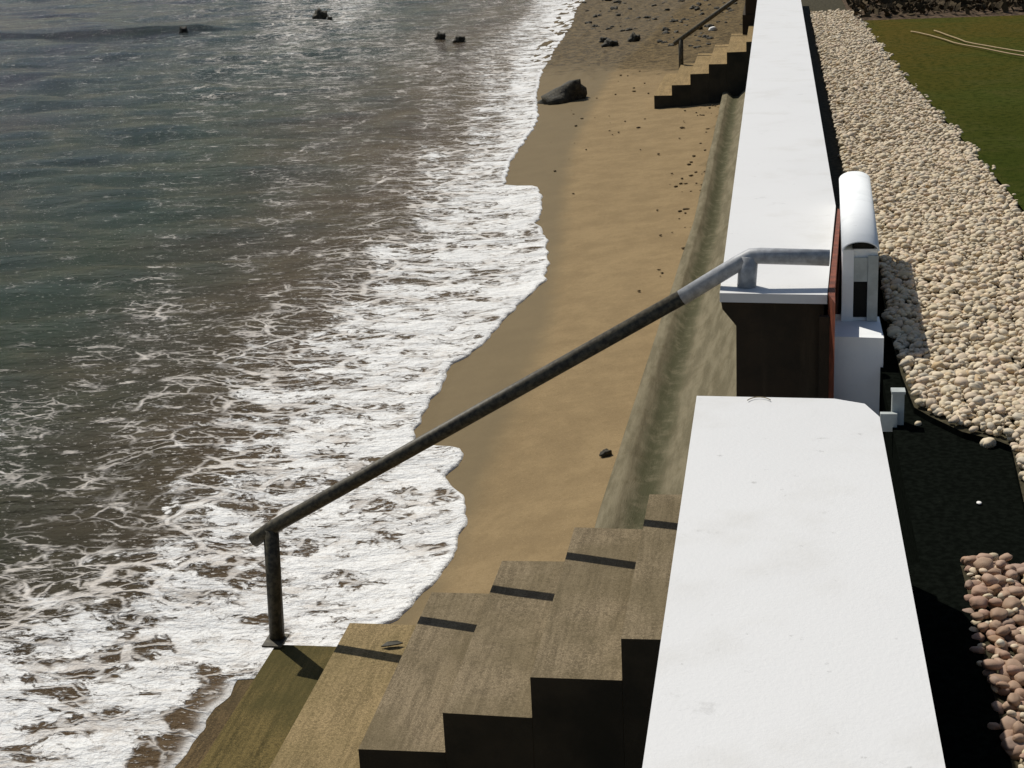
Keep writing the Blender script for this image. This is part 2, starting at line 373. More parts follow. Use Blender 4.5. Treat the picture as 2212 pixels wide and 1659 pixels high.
# ------------------------------------------------------------------ sea
FOAM = [(930,1150,.95),(700,1150,.86),(500,1150,.74),(400,1130,.55),(300,1130,.30),(150,1130,.15),(0,1130,.17),
(880,1250,.96),(600,1250,.88),(400,1230,.74),(250,1230,.46),(120,1240,.36),(0,1240,.36),(0,1310,.36),(230,1285,.5),(110,1330,.7),(350,1330,.9),(0,1400,.66),(200,1400,.82),(450,1400,.84),(650,1330,.88),
(50,1500,.84),(250,1500,.85),(400,1480,.85),(100,1620,.80),(250,1620,.84),(0,1700,.82),(480,1400,.9),(440,1530,.30),(400,1580,.28),(340,1635,.30),(300,1680,.3),(465,1500,.35),(390,1500,.9),(330,1560,.92),(250,1645,.9),(500,1440,.9),
(900,1000,.95),(700,1000,.88),(520,1000,.74),(430,1000,.42),(330,1000,.27),(100,1000,.18),(0,960,.45),(60,930,.3),
(870,880,.92),(700,880,.86),(560,870,.77),(450,870,.38),(300,880,.30),(150,900,.22),
(930,780,.95),(800,780,.86),(680,780,.76),(580,780,.5),(400,760,.32),(280,760,.36),(200,800,.28),(100,800,.08),
(1080,670,.95),(900,680,.86),(760,680,.74),(650,680,.36),(500,680,.22),(330,690,.33),(200,680,.14),(50,700,.04),
(1150,570,.95),(1000,570,.86),(850,570,.76),(750,580,.34),(600,570,.22),(450,580,.13),(250,560,.04),(0,560,.03),
(1150,450,.92),(1020,450,.86),(930,450,.72),(840,470,.28),(700,470,.18),(500,470,.12),(200,450,.04),
(1060,375,.82),(940,375,.66),(850,370,.30),(740,345,.22),(620,380,.28),(500,350,.10),(100,350,.03),
(1120,280,.86),(1050,280,.66),(970,290,.34),(850,280,.14),(600,280,.12),(300,250,.10),(100,250,.06),
(1130,200,.9),(1080,200,.70),(1000,210,.32),(850,200,.22),(650,190,.30),(450,180,.25),(250,180,.14),
(1160,130,.9),(1070,140,.55),(900,140,.36),(700,130,.32),(500,130,.28),(300,110,.16),
(1210,60,.95),(1150,70,.75),(1000,70,.25),(800,60,.38),(650,60,.48),(450,60,.26),(100,70,.08),(0,120,.05),
(1240,15,.95),(1100,20,.28),(900,15,.22),(760,10,.6),(620,20,.45),(500,25,.22),(200,20,.08),(1240,-60,.9),(700,-60,.2),(0,-60,.1)]
fc = np.array([(*at(a, b, 0.0)[:2], d) for a, b, d in FOAM]); fcu = np.stack([fc[:, 0]/fc[:, 1]*3.4, 14.0/fc[:, 1]], 1)
nS, nY = 430, 620
r_ = 1.0137; si = .010*(r_**np.arange(nS)-1)/(r_-1); si = np.concatenate([si, [60, 120, 300, 900]]); nS = len(si)
Yr = np.concatenate([[-20, 0, 2.5], np.geomspace(4.0, 75, nY), [85, 100, 130, 180, 260, 400, 600]]); nY = len(Yr)
Sg, Yg = np.meshgrid(si, Yr)
b = np.clip(Sg/1.6, 0, 1); b = b*b*(3-2*b)
wob = np.interp(Yg, np.linspace(3, 60, 900), .016*np.convolve(rng.standard_normal(900), np.ones(3)/1.7, 'same'))*(1-b)
Xg = Xs(Yg)*(1-b)+Xm(Yg)*b+wob-Sg
spac = np.maximum(np.gradient(Sg, axis=1), np.gradient(Yg, axis=0))
amp = np.clip(Sg/7.0, 0.06, 1.0)
zw = amp*hash_waves(Xg, Yg, .55, 4.5, 36, 3, spacing=spac)*.8
zw += .10*np.exp(-((Sg-2.2-.35*np.sin(Yg*.55))/.5)**2)*np.clip((Yg-4)/5, 0, 1)*.4      # low swell behind the swash
fxu = Xg/np.maximum(Yg, .5)
sw = at(60, 78, 0); sw2 = at(540, 62, 0)
tsw = np.clip((Xg-sw[0])/(sw2[0]-sw[0]), -1.2, 1.0); lineY = sw[1]+(sw2[1]-sw[1])*tsw
zw += .13*np.exp(-((Yg-lineY-.2)/np.where(Yg < lineY+.2, .25, 2.4))**2)*np.clip((1.0-tsw)*4, 0, 1)
base = sand_z(Xg, Yg)
zb = np.where(Yg < 7.5, .020+.016*(1-np.exp(-Sg/.30)), np.maximum(0.0, base))+.004+np.where(Yg < 7.5, .004, .026)*(1-np.exp(-Sg/.022))*np.exp(-Sg/2.5)
Zg = zb+zw*np.clip(Sg/.25, 0, 1)
Zg = np.where(Sg <= 0, np.where(Yg < 7.5, .0225, np.minimum(base, Zg)-.01), Zg)
U = np.stack([(Xg/np.maximum(Yg, 3)*3.4).ravel(), (14.0/np.maximum(Yg, 3)).ravel()], 1)
num = np.zeros(len(U)); den = np.zeros(len(U))
for (a, b_), d in zip(fcu, fc[:, 2]):
    q = (U[:, 0]-a)**2+((U[:, 1]-b_)*1.0)**2+1e-4
    wgt = 1/q**2.2; num += wgt*d; den += wgt
foam = num/den
foam = np.where(Yg.ravel() > 64, .12, foam)
foam *= (1-np.exp(-((Yg-lineY-.2)/1.6)**2)*np.clip((1.0-tsw)*4, 0, 1)).ravel()
lip = np.exp(-(Sg.ravel()/.050)**2)*.95
lip = np.where(Yg.ravel() < 7.3, lip*.8, lip)
foam = np.maximum(foam, 1.0*np.exp(-(Sg.ravel()/.20)**2)*np.where(Yg.ravel() < 7.3, .5, 1))
depth = np.clip(1-np.exp(-(Sg.ravel()/(4.2+.05*Yg.ravel()))**1.15), 0, 1)
F = grid_faces(nY, nS)[:, ::-1]
me = arr_mesh('sea', np.stack([Xg, Yg, Zg], -1).reshape(-1, 3), F, M_WATER, True, {'foam': foam, 'depth': depth, 'lip': lip})
tag(link('sea', me), 'murky grey green sea with white foam washing up the sand', 'sea', kind='structure')

# ------------------------------------------------------------------ sand
wet_px = [(1010,1120),(1060,1010),(1130,860),(1185,700),(1212,520),(1220,400),(1240,310),(1290,210),(1330,150),(1390,100),(1450,40),(1500,0)]
wp = np.array([at(a, b_, .1)[:2] for a, b_ in wet_px]); o_ = np.argsort(wp[:, 1]); wp = wp[o_]
Ys = np.concatenate([[-20, 0, 3], np.geomspace(4.2, 60, 330), [80, 120, 250, 600]])
Us = np.concatenate([np.linspace(-.9, -.1, 12), np.linspace(0, 1, 110), [1.1, 1.2]])
Ug, Ygs = np.meshgrid(Us, Ys)
x0 = Xm(Ygs)-.6; x1 = np.maximum(Xf(Ygs)+.25, x0+.5); x1 = np.where(Ygs > 30, .8, x1)
Xgs = np.where(Ug < 0, x0+Ug*14, x0+(x1-x0)*Ug)
Zs = sand_z(Xgs, Ygs)
Ps = np.stack([Xgs.ravel(), Ygs.ravel()], 1)
inner = np.clip((Xgs-Xm(Ygs))/.6, 0, 1).ravel()
Zs = Zs.ravel()+inner*(.008*snoise(Ps, .8, 3)+.004*snoise(Ps, 3.2, 9))
Xw = np.interp(Ygs, wp[:, 1], wp[:, 0])
wetA = np.clip(.5-(Xgs-Xw)/.55, 0, 1).ravel()
ix, iy, _ = proj(np.stack([Xgs.ravel(), Ygs.ravel(), Zs], 1))
dirt = np.clip((Ygs-29+.8*(Xgs+3))/6, 0, 1).ravel()*.85
footd = (Xf(Ygs)-Xgs).ravel()
dirt = np.maximum(dirt, .42*np.clip(1-footd/.45, 0, 1)*np.clip((Ygs.ravel()-14)/6, 0, 1))
Zs += dirt*(.07*np.abs(snoise(Ps, 3.0, 5))+.06*np.abs(snoise(Ps, 7.0, 8)))
me = arr_mesh('sand', np.stack([Xgs.ravel(), Ygs.ravel(), Zs], 1), grid_faces(len(Ys), len(Us)), M_SAND, True, {'wet': wetA, 'dirt': dirt})
tag(link('sand', me), 'golden brown beach sand, darker where wet beside the foam', 'sand', kind='structure')
# sea bed / terrain under everything
me = arr_mesh('ground', [(-900, -40, -2.4), (900, -40, -2.4), (900, 900, -2.4), (-900, 900, -2.4)], [[0, 1, 2, 3]], M_STRIP)
tag(link('ground', me), 'flat dark ground lying under beach and garden', 'ground', kind='structure')

# ------------------------------------------------------------------ apron at the wall foot
prof = [(0, -.25), (0.0, .20), (.015, .235), (.11, .25), (.13, .24), (.24, .17), (.36, .18), (.52, .30), (.72, .52), (.95, .80)]
Ya = np.linspace(7.10, 28.3, 110)
nP = len(prof); 
V = []; cross = []
for y in Ya:
    x0_ = float(Xf(y)); W_ = (-.14-x0_)
    for (u, z) in prof:
        n_ = mnoise.noise(Vector((u*3, y*.8, 1.7)))*.018 + mnoise.noise(Vector((u*9, y*3, 4.7)))*.008
        V.append((x0_+u*W_/.95+n_*.7, y, FOOTZ-.06+z+n_)); cross.append(u)
me = arr_mesh('sea_wall_apron', V, grid_faces(len(Ya), nP)[:, ::-1], M_APRON, True, {'cross': cross})
tag(link('sea_wall_apron', me), 'sloping weathered concrete apron with a raised kerb along the foot of the white sea wall', 'wall apron')

# ------------------------------------------------------------------ sea walls
XL, XR = -.258, .345
def coping(pts, z0, z1, parent, name='coping', bevel=.012):
    bm = prism(pts, 'z', z0, z1); return bm_obj(name, bm, M_COPING, parent, bevel)
nw = empty('sea_wall', (0, 0, 0), 'near white topped sea wall filling the lower right, ending at the steps', 'sea wall')
pN = [at(1505, 855, ZN), at(1802, 861, ZN), at(1868, 872, ZN), at(1900, 900, ZN)]
coping([(XL, -3), (XR, -3)] + [(float(p[0]), float(p[1])) for p in pN[::-1]], ZN-.13, ZN, nw)
bm_obj('wall_body', box(XL+.07, XR-.05, -3, float(pN[0][1])-.04, -.4, ZN-.131), M_BODY, nw)
fwl = empty('sea_wall', (0, YW, 0), 'long white topped sea wall running away beyond the steps, its dark brown end facing the viewer', 'sea wall')
YE = 26.2
kx = at(1806, 445, ZF); ex = at(1787, 637, ZF); lx = at(1556, 633, ZF)
P = [(XL-.0, float(lx[1])), (float(ex[0]), float(ex[1])), (float(kx[0])-.002, float(kx[1])), (XR+.012, YE), (XL, YE)]
co = coping([(x, y-YW) for x, y in P], ZF-.045, ZF, fwl)
# corbel under the coping on the sea side, then the wall itself
bL = float(atY(1590, 720, YW)[0]); zc1 = float(atY(1565, 672, YW)[2]); zc2 = float(atY(1588, 708, YW)[2]); bR = float(ex[0])-.012
bm_obj('wall_body', prism([(XL+.006, ZF-.046), (XL+.012, zc1), (bL, zc2), (bL, -.4), (bR, -.4), (bR, ZF-.046)], 'y', float(lx[1])-YW+.012, YE-YW), M_BODY, fwl, .006)
# the thicker inland half further along
bm_obj('wall_body', box(bR+.002, XR-.03, float(kx[1])-YW+.15, YE-YW, .2, ZF-.046), M_BODY, fwl)
# board standing against the notch in the coping
gb = empty('timber_board', (float(ex[0]), YW, GZ), 'red brown timber board set upright against the notched end of the far wall', 'board')
a0 = at(1789, 637, ZF+.004); a1 = at(1809, 450, ZF+.004); b0 = at(1809, 690, ZF+.004); b1 = at(1813, 452, ZF+.004)
o = Vector(gb.location)
poly = [(float(a0[0])+.001, YW-.01), (float(b0[0]), YW-.18), (float(b0[0])+.008, YW+.1), (float(b1[0])+.01, float(b1[1])), (float(a1[0])+.001, float(a1[1]))]
bm_obj('board', prism([(x-o.x, y-o.y) for x, y in poly], 'z', 1.2-o.z, ZF+.002-o.z), M_TIMBER, gb, .004)
bm_obj('edge_post', box(float(ex[0])-.035-o.x, float(ex[0])+.03-o.x, -.055, -.014, 1.2-o.z, ZF-.10-o.z), M_BODY, gb, .004)
# third section
w3 = empty('sea_wall', (0, 29.6, 0), 'dark end of the third sea wall section behind the far steps at the top edge', 'sea wall')
q0 = atY(1610, 32, 29.6)
bm_obj('wall_body', box(float(q0[0]), .30, 0, 30, -.4-0, float(q0[2])+.9), M_BODY, w3, .01)
coping([(float(q0[0])-.06, -.05), (.36, -.05), (.36, 30), (float(q0[0])-.06, 30)], float(q0[2])+.902, float(q0[2])+1.02, w3)
bm_obj('plinth', box(float(q0[0])-.05, .34, -.03, 30, -.4, float(q0[2])), M_BODY, w3, .01)

# ------------------------------------------------------------------ stairs
def stairs(loc, label, treads, y0, y1, zbot, mats, group='flights of concrete steps to the beach'):
    st = empty('beach_stairs', loc, label, 'steps', group); o = Vector(loc)
    for i, (xa, xb, z) in enumerate(treads):
        m = mats(i)
        bm = box(xa-o.x, xb-o.x, y0-o.y, y1-o.y, zbot-o.z, z-o.z)
        # slightly worn front corners
        for v in bm.verts:
            v.co.z += random.uniform(-.004, .004) if v.co.z > zbot-o.z+.05 else 0
        ob = bm_obj('step', bm, m, st, .010)
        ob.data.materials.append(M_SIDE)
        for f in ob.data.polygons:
            if f.normal.y < -.8: f.material_index = 1  # near faces take the shade-darkened colour
        if m is M_ALGAE: ob['label'] = 'wet step covered with dark green algae'
    return st
T5x, T5z, TR, RI = -.6214, CAMZ-3.0566, .39, .1942
tr = []
for k_ in range(-2, 7):
    xa = T5x+TR*(k_-5); z = T5z+RI*(k_-5)
    if k_ == 1: xa -= .075
    if k_ == 0: xa -= .115; z += .05
    if k_ == -1: xa -= .215; z = .022
    if k_ == -2: xa -= .9; z = -.16
    if k_ >= 6: xa = T5x+TR+(k_-6)*.26
    tr.append([xa, 0, z])
for i in range(len(tr)-1): tr[i][1] = tr[i+1][0]-.0015
tr[-1][1] = .02
YN, YF = 5.85, 7.42
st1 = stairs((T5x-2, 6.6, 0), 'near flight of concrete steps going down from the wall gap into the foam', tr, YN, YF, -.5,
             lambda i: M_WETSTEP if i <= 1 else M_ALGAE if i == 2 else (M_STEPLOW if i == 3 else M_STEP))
# second flight
Y2 = 26.9
n2 = [(1413, 207), (1451, 184), (1491, 160), (1531, 139), (1570, 113), (1612, 90)]
t2 = []
for px, py in n2:
    p = atY(px, py, Y2); t2.append([float(p[0]), 0, float(p[2])])
for k_ in range(1, 4): t2.append([t2[5][0]+.33*k_, 0, t2[5][2]+.19*k_])
for i in range(len(t2)-1): t2[i][1] = t2[i+1][0]-.0015
t2[-1][1] = .34
M_STEP2 = m_concrete('far_stair_concrete', (.30, .215, .105), (.21, .15, .075), (.15, .11, .05), .3)
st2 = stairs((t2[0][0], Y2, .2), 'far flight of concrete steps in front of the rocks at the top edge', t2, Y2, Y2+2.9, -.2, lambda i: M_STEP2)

# ------------------------------------------------------------------ handrails
YR = 7.47
def ry(px, py, Y=YR): p = atY(px, py, Y); return Vector((float(p[0]), float(p[1]), float(p[2])))
pt_end = ry(548, 1168); pt_post = ry(585, 1141); pt_join = ry(1484, 636); pt_top = ry(1622, 552); pt_right = ry(1792, 557)
base_z = T5z-RI*5+.05
hr = empty('handrail', (pt_post.x, YR, base_z), 'dark brown pipe handrail sloping across the picture beside the near steps', 'handrail', 'handrails beside the beach steps')
o = Vector(hr.location)
def T(pts): return [p-o for p in pts]
rr = .038
elbow = [pt_end, pt_post+(pt_end-pt_post)*.25, pt_post+(pt_end-pt_post)*.05, pt_post+(pt_join-pt_post)*.03, pt_join]
bm_obj('rail', tube(T(elbow), rr), M_RAIL, hr)
d_ = (pt_top-pt_join).normalized()
bend = [pt_join-d_*.03, pt_top-d_*.06, pt_top+(pt_right-pt_top).normalized()*.0+Vector((0, 0, -.004)), pt_top+(pt_right-pt_top)*.12, pt_right]
ob = bm_obj('rail', tube(T(bend), rr*1.03), M_RAILUP, hr); ob['label'] = 'pale grey upper end of the rail bending level over the white wall'
pz = base_z+.0
bx = float(atY(600, 1394, YR)[0])
ob = bm_obj('post', tube(T([Vector((bx, YR, pz-.02)), pt_post+Vector((0, 0, .0))]), .042), M_RAIL, hr)
bm_obj('base_plate', box(bx-.055-o.x, bx+.055-o.x, -.10, .05, pz-o.z+.003, pz-o.z+.014), M_RAIL, hr, .003)
tb = at(1612, 626, ZF)
ob = bm_obj('post', tube(T([Vector((float(tb[0]), YR, ZF-.01)), pt_top+Vector((-.01, 0, 0))]), .046), M_RAILUP, hr); ob['label'] = 'pale grey post on the end of the white wall'
# far handrail
YR2 = Y2+2.8
a = ry(1456, 95, YR2); b_ = ry(1590, -2, YR2); c_ = a+(b_-a)*1.45; pm = a+(b_-a)*.11
pb = ry(1471, 150, YR2)
h2 = empty('handrail', (pb.x, YR2, pb.z), 'thin brown handrail on a post beside the far steps', 'handrail', 'handrails beside the beach steps')
o = Vector(h2.location)
bm_obj('rail', tube(T([a, b_, c_]), .042), M_RAIL, h2)
bm_obj('post', tube(T([Vector((pm.x, YR2, pb.z-.15)), pm]), .045), M_RAIL, h2)
bm_obj('post', tube(T([c_-Vector((0, 0, 1.0)), c_]), .045), M_RAIL, h2)

# ------------------------------------------------------------------ white housing on its block
PZ = 1.50                     # sunken floor level in the wall gap
zh = CAMZ-1.84
e0 = at(1820, 540, zh); e1 = at(1812, 388, zh); g0 = at(1896, 530, zh); g1 = at(1879, 384, zh)
Yh = float(e0[1]); hl = float(e1[1])-Yh
zb_ = float(atY(1850, 700, Yh-.05)[2])
f0 = at(1799, 724, zb_); f1 = at(1910, 733, zb_)
Yb = float(f0[1])-.02
bl = empty('white_block', (float(f0[0]), Yb, PZ), 'white painted block carrying the white hooded housing beside the wall end', 'block')
o = Vector(bl.location)
bx0, bx1 = float(f0[0]), float(f1[0])
bm_obj('block', prism([(0, 0), (bx1-o.x, -.03), (bx1-o.x, .34), (0, .40)], 'z', 1.0-o.z, zb_-o.z), M_PLASTIC, bl, .008)
hw = float(g0[0]-e0[0]); rot_ = -math.atan2(float(e1[0]+g1[0]-e0[0]-g0[0])/2, hl)
hs = empty('hooded_housing', (float(e0[0]+g0[0])/2, Yh, zb_), 'long white metal housing with a rounded hood and a dark slot in its front', 'housing')
hs.rotation_euler = (0, 0, rot_)
zt = zh-zb_
bm_obj('body', box(-hw/2+.004, hw/2-.004, .012, hl-.02, .001, zt), M_PLASTIC, hs, .004)
# front frame: left stile, right stile, panel at the top, dark slot below
bm_obj('stile', box(-hw/2, -hw/2+.055, -.006, .011, .001, zt), M_PLASTIC, hs, .003)
bm_obj('stile', box(hw/2-.05, hw/2, -.006, .011, .001, zt-.03), M_GREY, hs, .003)
bm_obj('panel', box(-hw/2+.056, hw/2-.051, -.003, .0115, zt*.56, zt-.04), M_GREY, hs, .003)
bm_obj('slot', box(-hw/2+.056, hw/2-.051, .004, .0115, .02, zt*.56-.004), M_DARK, hs)
# hood: half round shell, open at the front
nA = 20; bm = bmesh.new(); th = .008
def arc(r, y, lift):
    return [bm.verts.new((r*math.cos(math.pi*(1-i/nA))*1.0, y, zt+lift+r*.55*math.sin(math.pi*i/nA))) for i in range(nA+1)]
Rr = hw/2+.004
A1 = arc(Rr, -.035, 0); A2 = arc(Rr, hl, 0); B1 = arc(Rr-th, -.035, 0); B2 = arc(Rr-th, hl, 0)
for i in range(nA):
    bm.faces.new((A1[i], A1[i+1], A2[i+1], A2[i])).smooth = True
    bm.faces.new((B1[i], B2[i], B2[i+1], B1[i+1])).smooth = True
    bm.faces.new((A1[i], B1[i], B1[i+1], A1[i+1])); bm.faces.new((A2[i], A2[i+1], B2[i+1], B2[i]))
for i in (0, nA): bm.faces.new((A1[i], A2[i], B2[i], B1[i]))
bm_obj('hood', bm, M_PLASTIC, hs)
bm = bmesh.new(); vv = [bm.verts.new((.015+(Rr-.03)*.86*math.cos(math.pi*(1-i/nA)), .02, zt+.001+(Rr-.02)*.50*math.sin(math.pi*i/nA))) for i in range(nA+1)]
ve = [bm.verts.new(v.co+Vector((0, .5, 0))) for v in vv]
bm.faces.new(vv)
bm.faces.new(ve[::-1])
for i in range(nA): bm.faces.new((vv[i], ve[i], ve[i+1], vv[i+1]))
bm.faces.new((vv[0], vv[-1], ve[-1], ve[0]))
bm_obj('opening', bm, M_DARK, hs)
# small grey post
PF = 1.855
p0 = at(1926, 918, PF); p1 = at(1952, 918, PF); ph = float(atY(1937, 846, float(p0[1]))[2])
gp = empty('short_post', (float(p0[0]), float(p0[1]), PF), 'short pale grey square post on the dark path beside the wall end', 'post')
wd = float(p1[0]-p0[0])
bm_obj('shaft', box(0, wd, 0, wd, -.02, ph-PF-.012), M_GREY, gp, .004)
bm_obj('cap', box(-.004, wd+.004, -.004, wd+.004, ph-PF-.011, ph-PF), M_GREY, gp, .003)
bm_obj('foot', box(-.05, wd*.4, -.03, -.001, -.02, .06), M_GREY, gp, .003)

# ------------------------------------------------------------------ garden ground
# dark path through the gate
edge_px = [(1892, 532), (1902, 600), (1918, 700), (1948, 804), (1975, 872), (2010, 892), (2080, 925), (2150, 942), (2185, 955), (2212, 1075), (2260, 1120)]
ep = [at(a, b__, GZ) for a, b__ in edge_px]
pn = [at(2062, 1212, GZ), at(2212, 1206, GZ), at(2300, 1200, GZ)]
near_y = float(pn[0][1]); strip_x = float(at(2122, 1400, GZ)[0])
XP = 4.5
edge = [(float(p[0]), float(p[1])) for p in ep]; edge = [(.02, edge[0][1])]+edge+[(XP, edge[-1][1]-.02)]
def slab(pts, z, name, mat):
    bm = bmesh.new(); bm.faces.new([bm.verts.new((x, y, z)) for x, y in pts]); bmesh.ops.triangulate(bm, faces=bm.faces)
    bmesh.ops.recalc_face_normals(bm, faces=bm.faces)
    for f in bm.faces:
        if f.normal.z < 0: f.normal_flip()
    return bm
bm = slab([(.28, -30), (400, -30), (400, near_y), (strip_x, near_y), (.28, near_y)], GZ-.016, 'e', None)
b2 = slab(edge+[(XP, 500), (.02, 500)], GZ-.016, 'e', None); b3 = slab([(XP, near_y), (400, near_y), (400, 500), (XP, 500)], GZ-.016, 'e', None)
for bb in (b2, b3):
    mt = bpy.data.meshes.new('tmp'); bb.to_mesh(mt); bb.free(); bm.from_mesh(mt); bpy.data.meshes.remove(mt)
me = bpy.data.meshes.new('earth'); bm.to_mesh(me); bm.free(); me.materials.append(M_STRIP)
tag(link('earth', me), 'dark bare earth along the garden side of the sea wall', 'earth', kind='structure')
# sunken path between the two gravel beds: floor and the low retaining faces round it
PF = 1.855
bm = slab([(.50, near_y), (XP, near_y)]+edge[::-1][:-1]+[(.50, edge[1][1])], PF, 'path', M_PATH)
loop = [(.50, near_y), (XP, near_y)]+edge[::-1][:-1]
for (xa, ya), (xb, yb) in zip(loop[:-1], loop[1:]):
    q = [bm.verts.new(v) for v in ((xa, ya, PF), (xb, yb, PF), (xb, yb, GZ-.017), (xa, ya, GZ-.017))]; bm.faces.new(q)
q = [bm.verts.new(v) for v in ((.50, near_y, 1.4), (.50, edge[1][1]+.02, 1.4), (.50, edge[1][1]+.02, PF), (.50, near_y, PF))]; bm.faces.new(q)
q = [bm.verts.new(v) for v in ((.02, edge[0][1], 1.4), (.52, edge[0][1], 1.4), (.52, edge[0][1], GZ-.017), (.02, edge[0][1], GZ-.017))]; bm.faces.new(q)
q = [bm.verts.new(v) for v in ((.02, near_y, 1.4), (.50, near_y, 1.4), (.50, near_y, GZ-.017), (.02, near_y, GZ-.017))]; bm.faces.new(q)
# strip under the near wall's shadow, that shade put into its near-black colour
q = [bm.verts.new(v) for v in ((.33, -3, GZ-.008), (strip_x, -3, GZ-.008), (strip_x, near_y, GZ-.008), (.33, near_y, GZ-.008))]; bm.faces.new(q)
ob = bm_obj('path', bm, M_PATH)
tag(ob, 'almost black path crossing the gravel to the gap in the wall', 'path', kind='structure')

o_l = bm_obj('bounce_slab', box(.021, .499, near_y+.002, edge[1][1], 1.0, 1.50), M_COPING)  # unseen pale slab, added to bounce sun onto the block's front
tag(o_l, 'unseen pale slab added in the wall gap to bounce sunlight onto the white block', 'bounce_slab', kind='structure')
# lawn edge (curving) and gravel edge
lawn_px = [(1835, -30), (1842, 8), (1872, 62), (1912, 116), (1955, 172), (2012, 232), (2072, 296), (2132, 370), (2180, 424), (2212, 466), (2300, 560)]
lp = np.array([at(a, b__, GZ)[:2] for a, b__ in lawn_px]); o_ = np.argsort(lp[:, 1]); lp = lp[o_]
def Xlawn(Y): return np.interp(Y, np.concatenate([[-30, 4], lp[:, 1], [60]]), np.concatenate([[1.72, 1.72], lp[:, 0], [lp[-1, 0]-.1]]))
YB = float(at(2000, 42, GZ)[1])          # far border bed starts here
Yl = np.concatenate([[-30, 2], np.linspace(4, YB, 60)])
V = []
for y in Yl:
    for u in (0, .15, 1): V.append((float(Xlawn(y))+u*60, y, GZ+.022+.008*math.sin(y*1.3+u*3)))
tag(link('lawn', arr_mesh('lawn', V, grid_faces(len(Yl), 3)[:, ::1], M_LAWN, True)), 'dark green mown lawn beyond the pebbles', 'lawn', kind='structure')
# far border of dark soil with low dark ground cover
Yq = np.linspace(YB, YB+7, 60); Xq = np.linspace(0, 1, 90)
V = []
for y in Yq:
    xl = float(Xlawn(YB))-.15
    for u in Xq:
        x = xl+u*14; e = min(1, (y-YB)/.25)*min(1, u*14/.2)
        V.append((x, y+.06*mnoise.noise(Vector((x*2, 0, 3))), GZ+.005+e*(.05+.05*mnoise.noise(Vector((x*2.2, y*2.2, 0)))+.04*mnoise.noise(Vector((x*7, y*7, 5))))))
tag(link('soil', arr_mesh('soil', V, grid_faces(60, 90), M_SOIL, True)), 'rough dark brown soil bed at the far edge of the lawn', 'soil bed', kind='structure')
n_ = 7000; sx_ = float(Xlawn(YB))-.1+rng.random(n_)*9; sy_ = YB+.15+rng.random(n_)*4.5; sz_ = GZ+.05+rng.random(n_)*.10
ctr = np.stack([sx_, sy_, sz_], 1); d1 = rng.standard_normal((n_, 3))*.035; d2 = rng.standard_normal((n_, 3))*.035
V = np.stack([ctr-d1, ctr+d2, ctr+d1, ctr-d2], 1).reshape(-1, 3)
tag(link('ground_cover', arr_mesh('ground_cover', V, np.arange(n_*4).reshape(-1, 4), M_HEDGE)), 'low dark leafy cover on the soil bed behind the lawn', 'ground cover', kind='stuff')
# hose lying on the lawn: two thin lines
def hose(pxs, label):
    pts = [at(a, b__, GZ+.05) for a, b__ in pxs]; P = []
    for a_, b__ in zip(pts[:-1], pts[1:]):
        for t_ in np.linspace(0, 1, 8, endpoint=False): P.append(a_+(b__-a_)*t_)
    P.append(pts[-1]); P = [Vector((float(p[0]), float(p[1])+.03*math.sin(i*.6), float(p[2]))) for i, p in enumerate(P)]
    o = tag(bm_obj('garden_hose', tube(P, .009, 8), M_HOSE), label, 'hose')
hose([(1968, 68), (2010, 76), (2060, 92), (2130, 106), (2212, 121), (2300, 138)], 'lower of two thin pale hoses lying across the lawn')
hose([(2018, 66), (2048, 76), (2085, 90), (2150, 103), (2240, 116)], 'upper of two thin pale hoses lying across the lawn')

# ------------------------------------------------------------------ pebbles
def ico(sub):
    bm = bmesh.new(); bmesh.ops.create_icosphere(bm, subdivisions=sub, radius=1.0)
    V = np.array([v.co[:] for v in bm.verts]); F = np.array([[v.index for v in f.verts] for f in bm.faces]); bm.free(); return V, F
def lump(V, seed, amt=.22, f=1.1):
    out = []
    for p in V:
        n_ = mnoise.noise(Vector((p[0]*f+seed*3.1, p[1]*f-seed, p[2]*f+seed*.7)))
        m_ = mnoise.noise(Vector((p[0]*f*2.3-seed, p[1]*f*2.3, p[2]*f*2.3+seed)))
        out.append(p*(1+amt*n_+amt*.35*m_))
    return np.array(out)
Vl, Fl = ico(2); Vh, Fh = ico(3)
LOW = [lump(Vl, i) for i in range(10)]; HIGH = [lump(Vh, i, .25) for i in range(10)]
def scatter(x0, x1, y0, y1, sp, test, layers):
    out = []
    for L, (dz, keep) in enumerate(layers):
        gx = np.arange(x0, x1, sp); gy = np.arange(y0, y1, sp*.9)
        X, Y = np.meshgrid(gx, gy); X = X+(np.arange(X.shape[0])[:, None] % 2)*sp/2
        X = X+rng.uniform(-.42, .42, X.shape)*sp; Y = Y+rng.uniform(-.42, .42, X.shape)*sp
        X, Y = X.ravel(), Y.ravel(); k_ = test(X, Y) & (rng.random(len(X)) < keep); X, Y = X[k_], Y[k_]
        out.append(np.stack([X, Y, np.full(len(X), dz)+rng.uniform(-.006, .010, len(X))], 1))
    return np.concatenate(out)
epx = np.array([float(p[0]) for p in ep]); epy = np.array([float(p[1]) for p in ep])
x_in = float(at(1790, 217, GZ)[0])-.005
def main_test(X, Y):
    near_edge = np.interp(X, epx[5:], epy[5:])
    left = np.interp(Y, np.concatenate([epy[:6][::-1], [epy[0]+.4, 15, 30]]), np.concatenate([epx[:6][::-1], [x_in+.0, x_in, x_in]]))+.012
    return (X > left) & (X < Xlawn(Y)+.02+.04*np.sin(Y*7)) & (Y > near_edge+.02)
def near_test(X, Y): return (X > strip_x+.01+.012*np.sin(Y*19)) & (Y < near_y-.015)
Pm = np.concatenate([scatter(.40, 1.8, 4.5, 13, .036, main_test, [(.002, 1), (.018, .5)]), scatter(.40, 1.8, 13, YB+1.5, .042, main_test, [(.002, 1), (.020, .4)])])
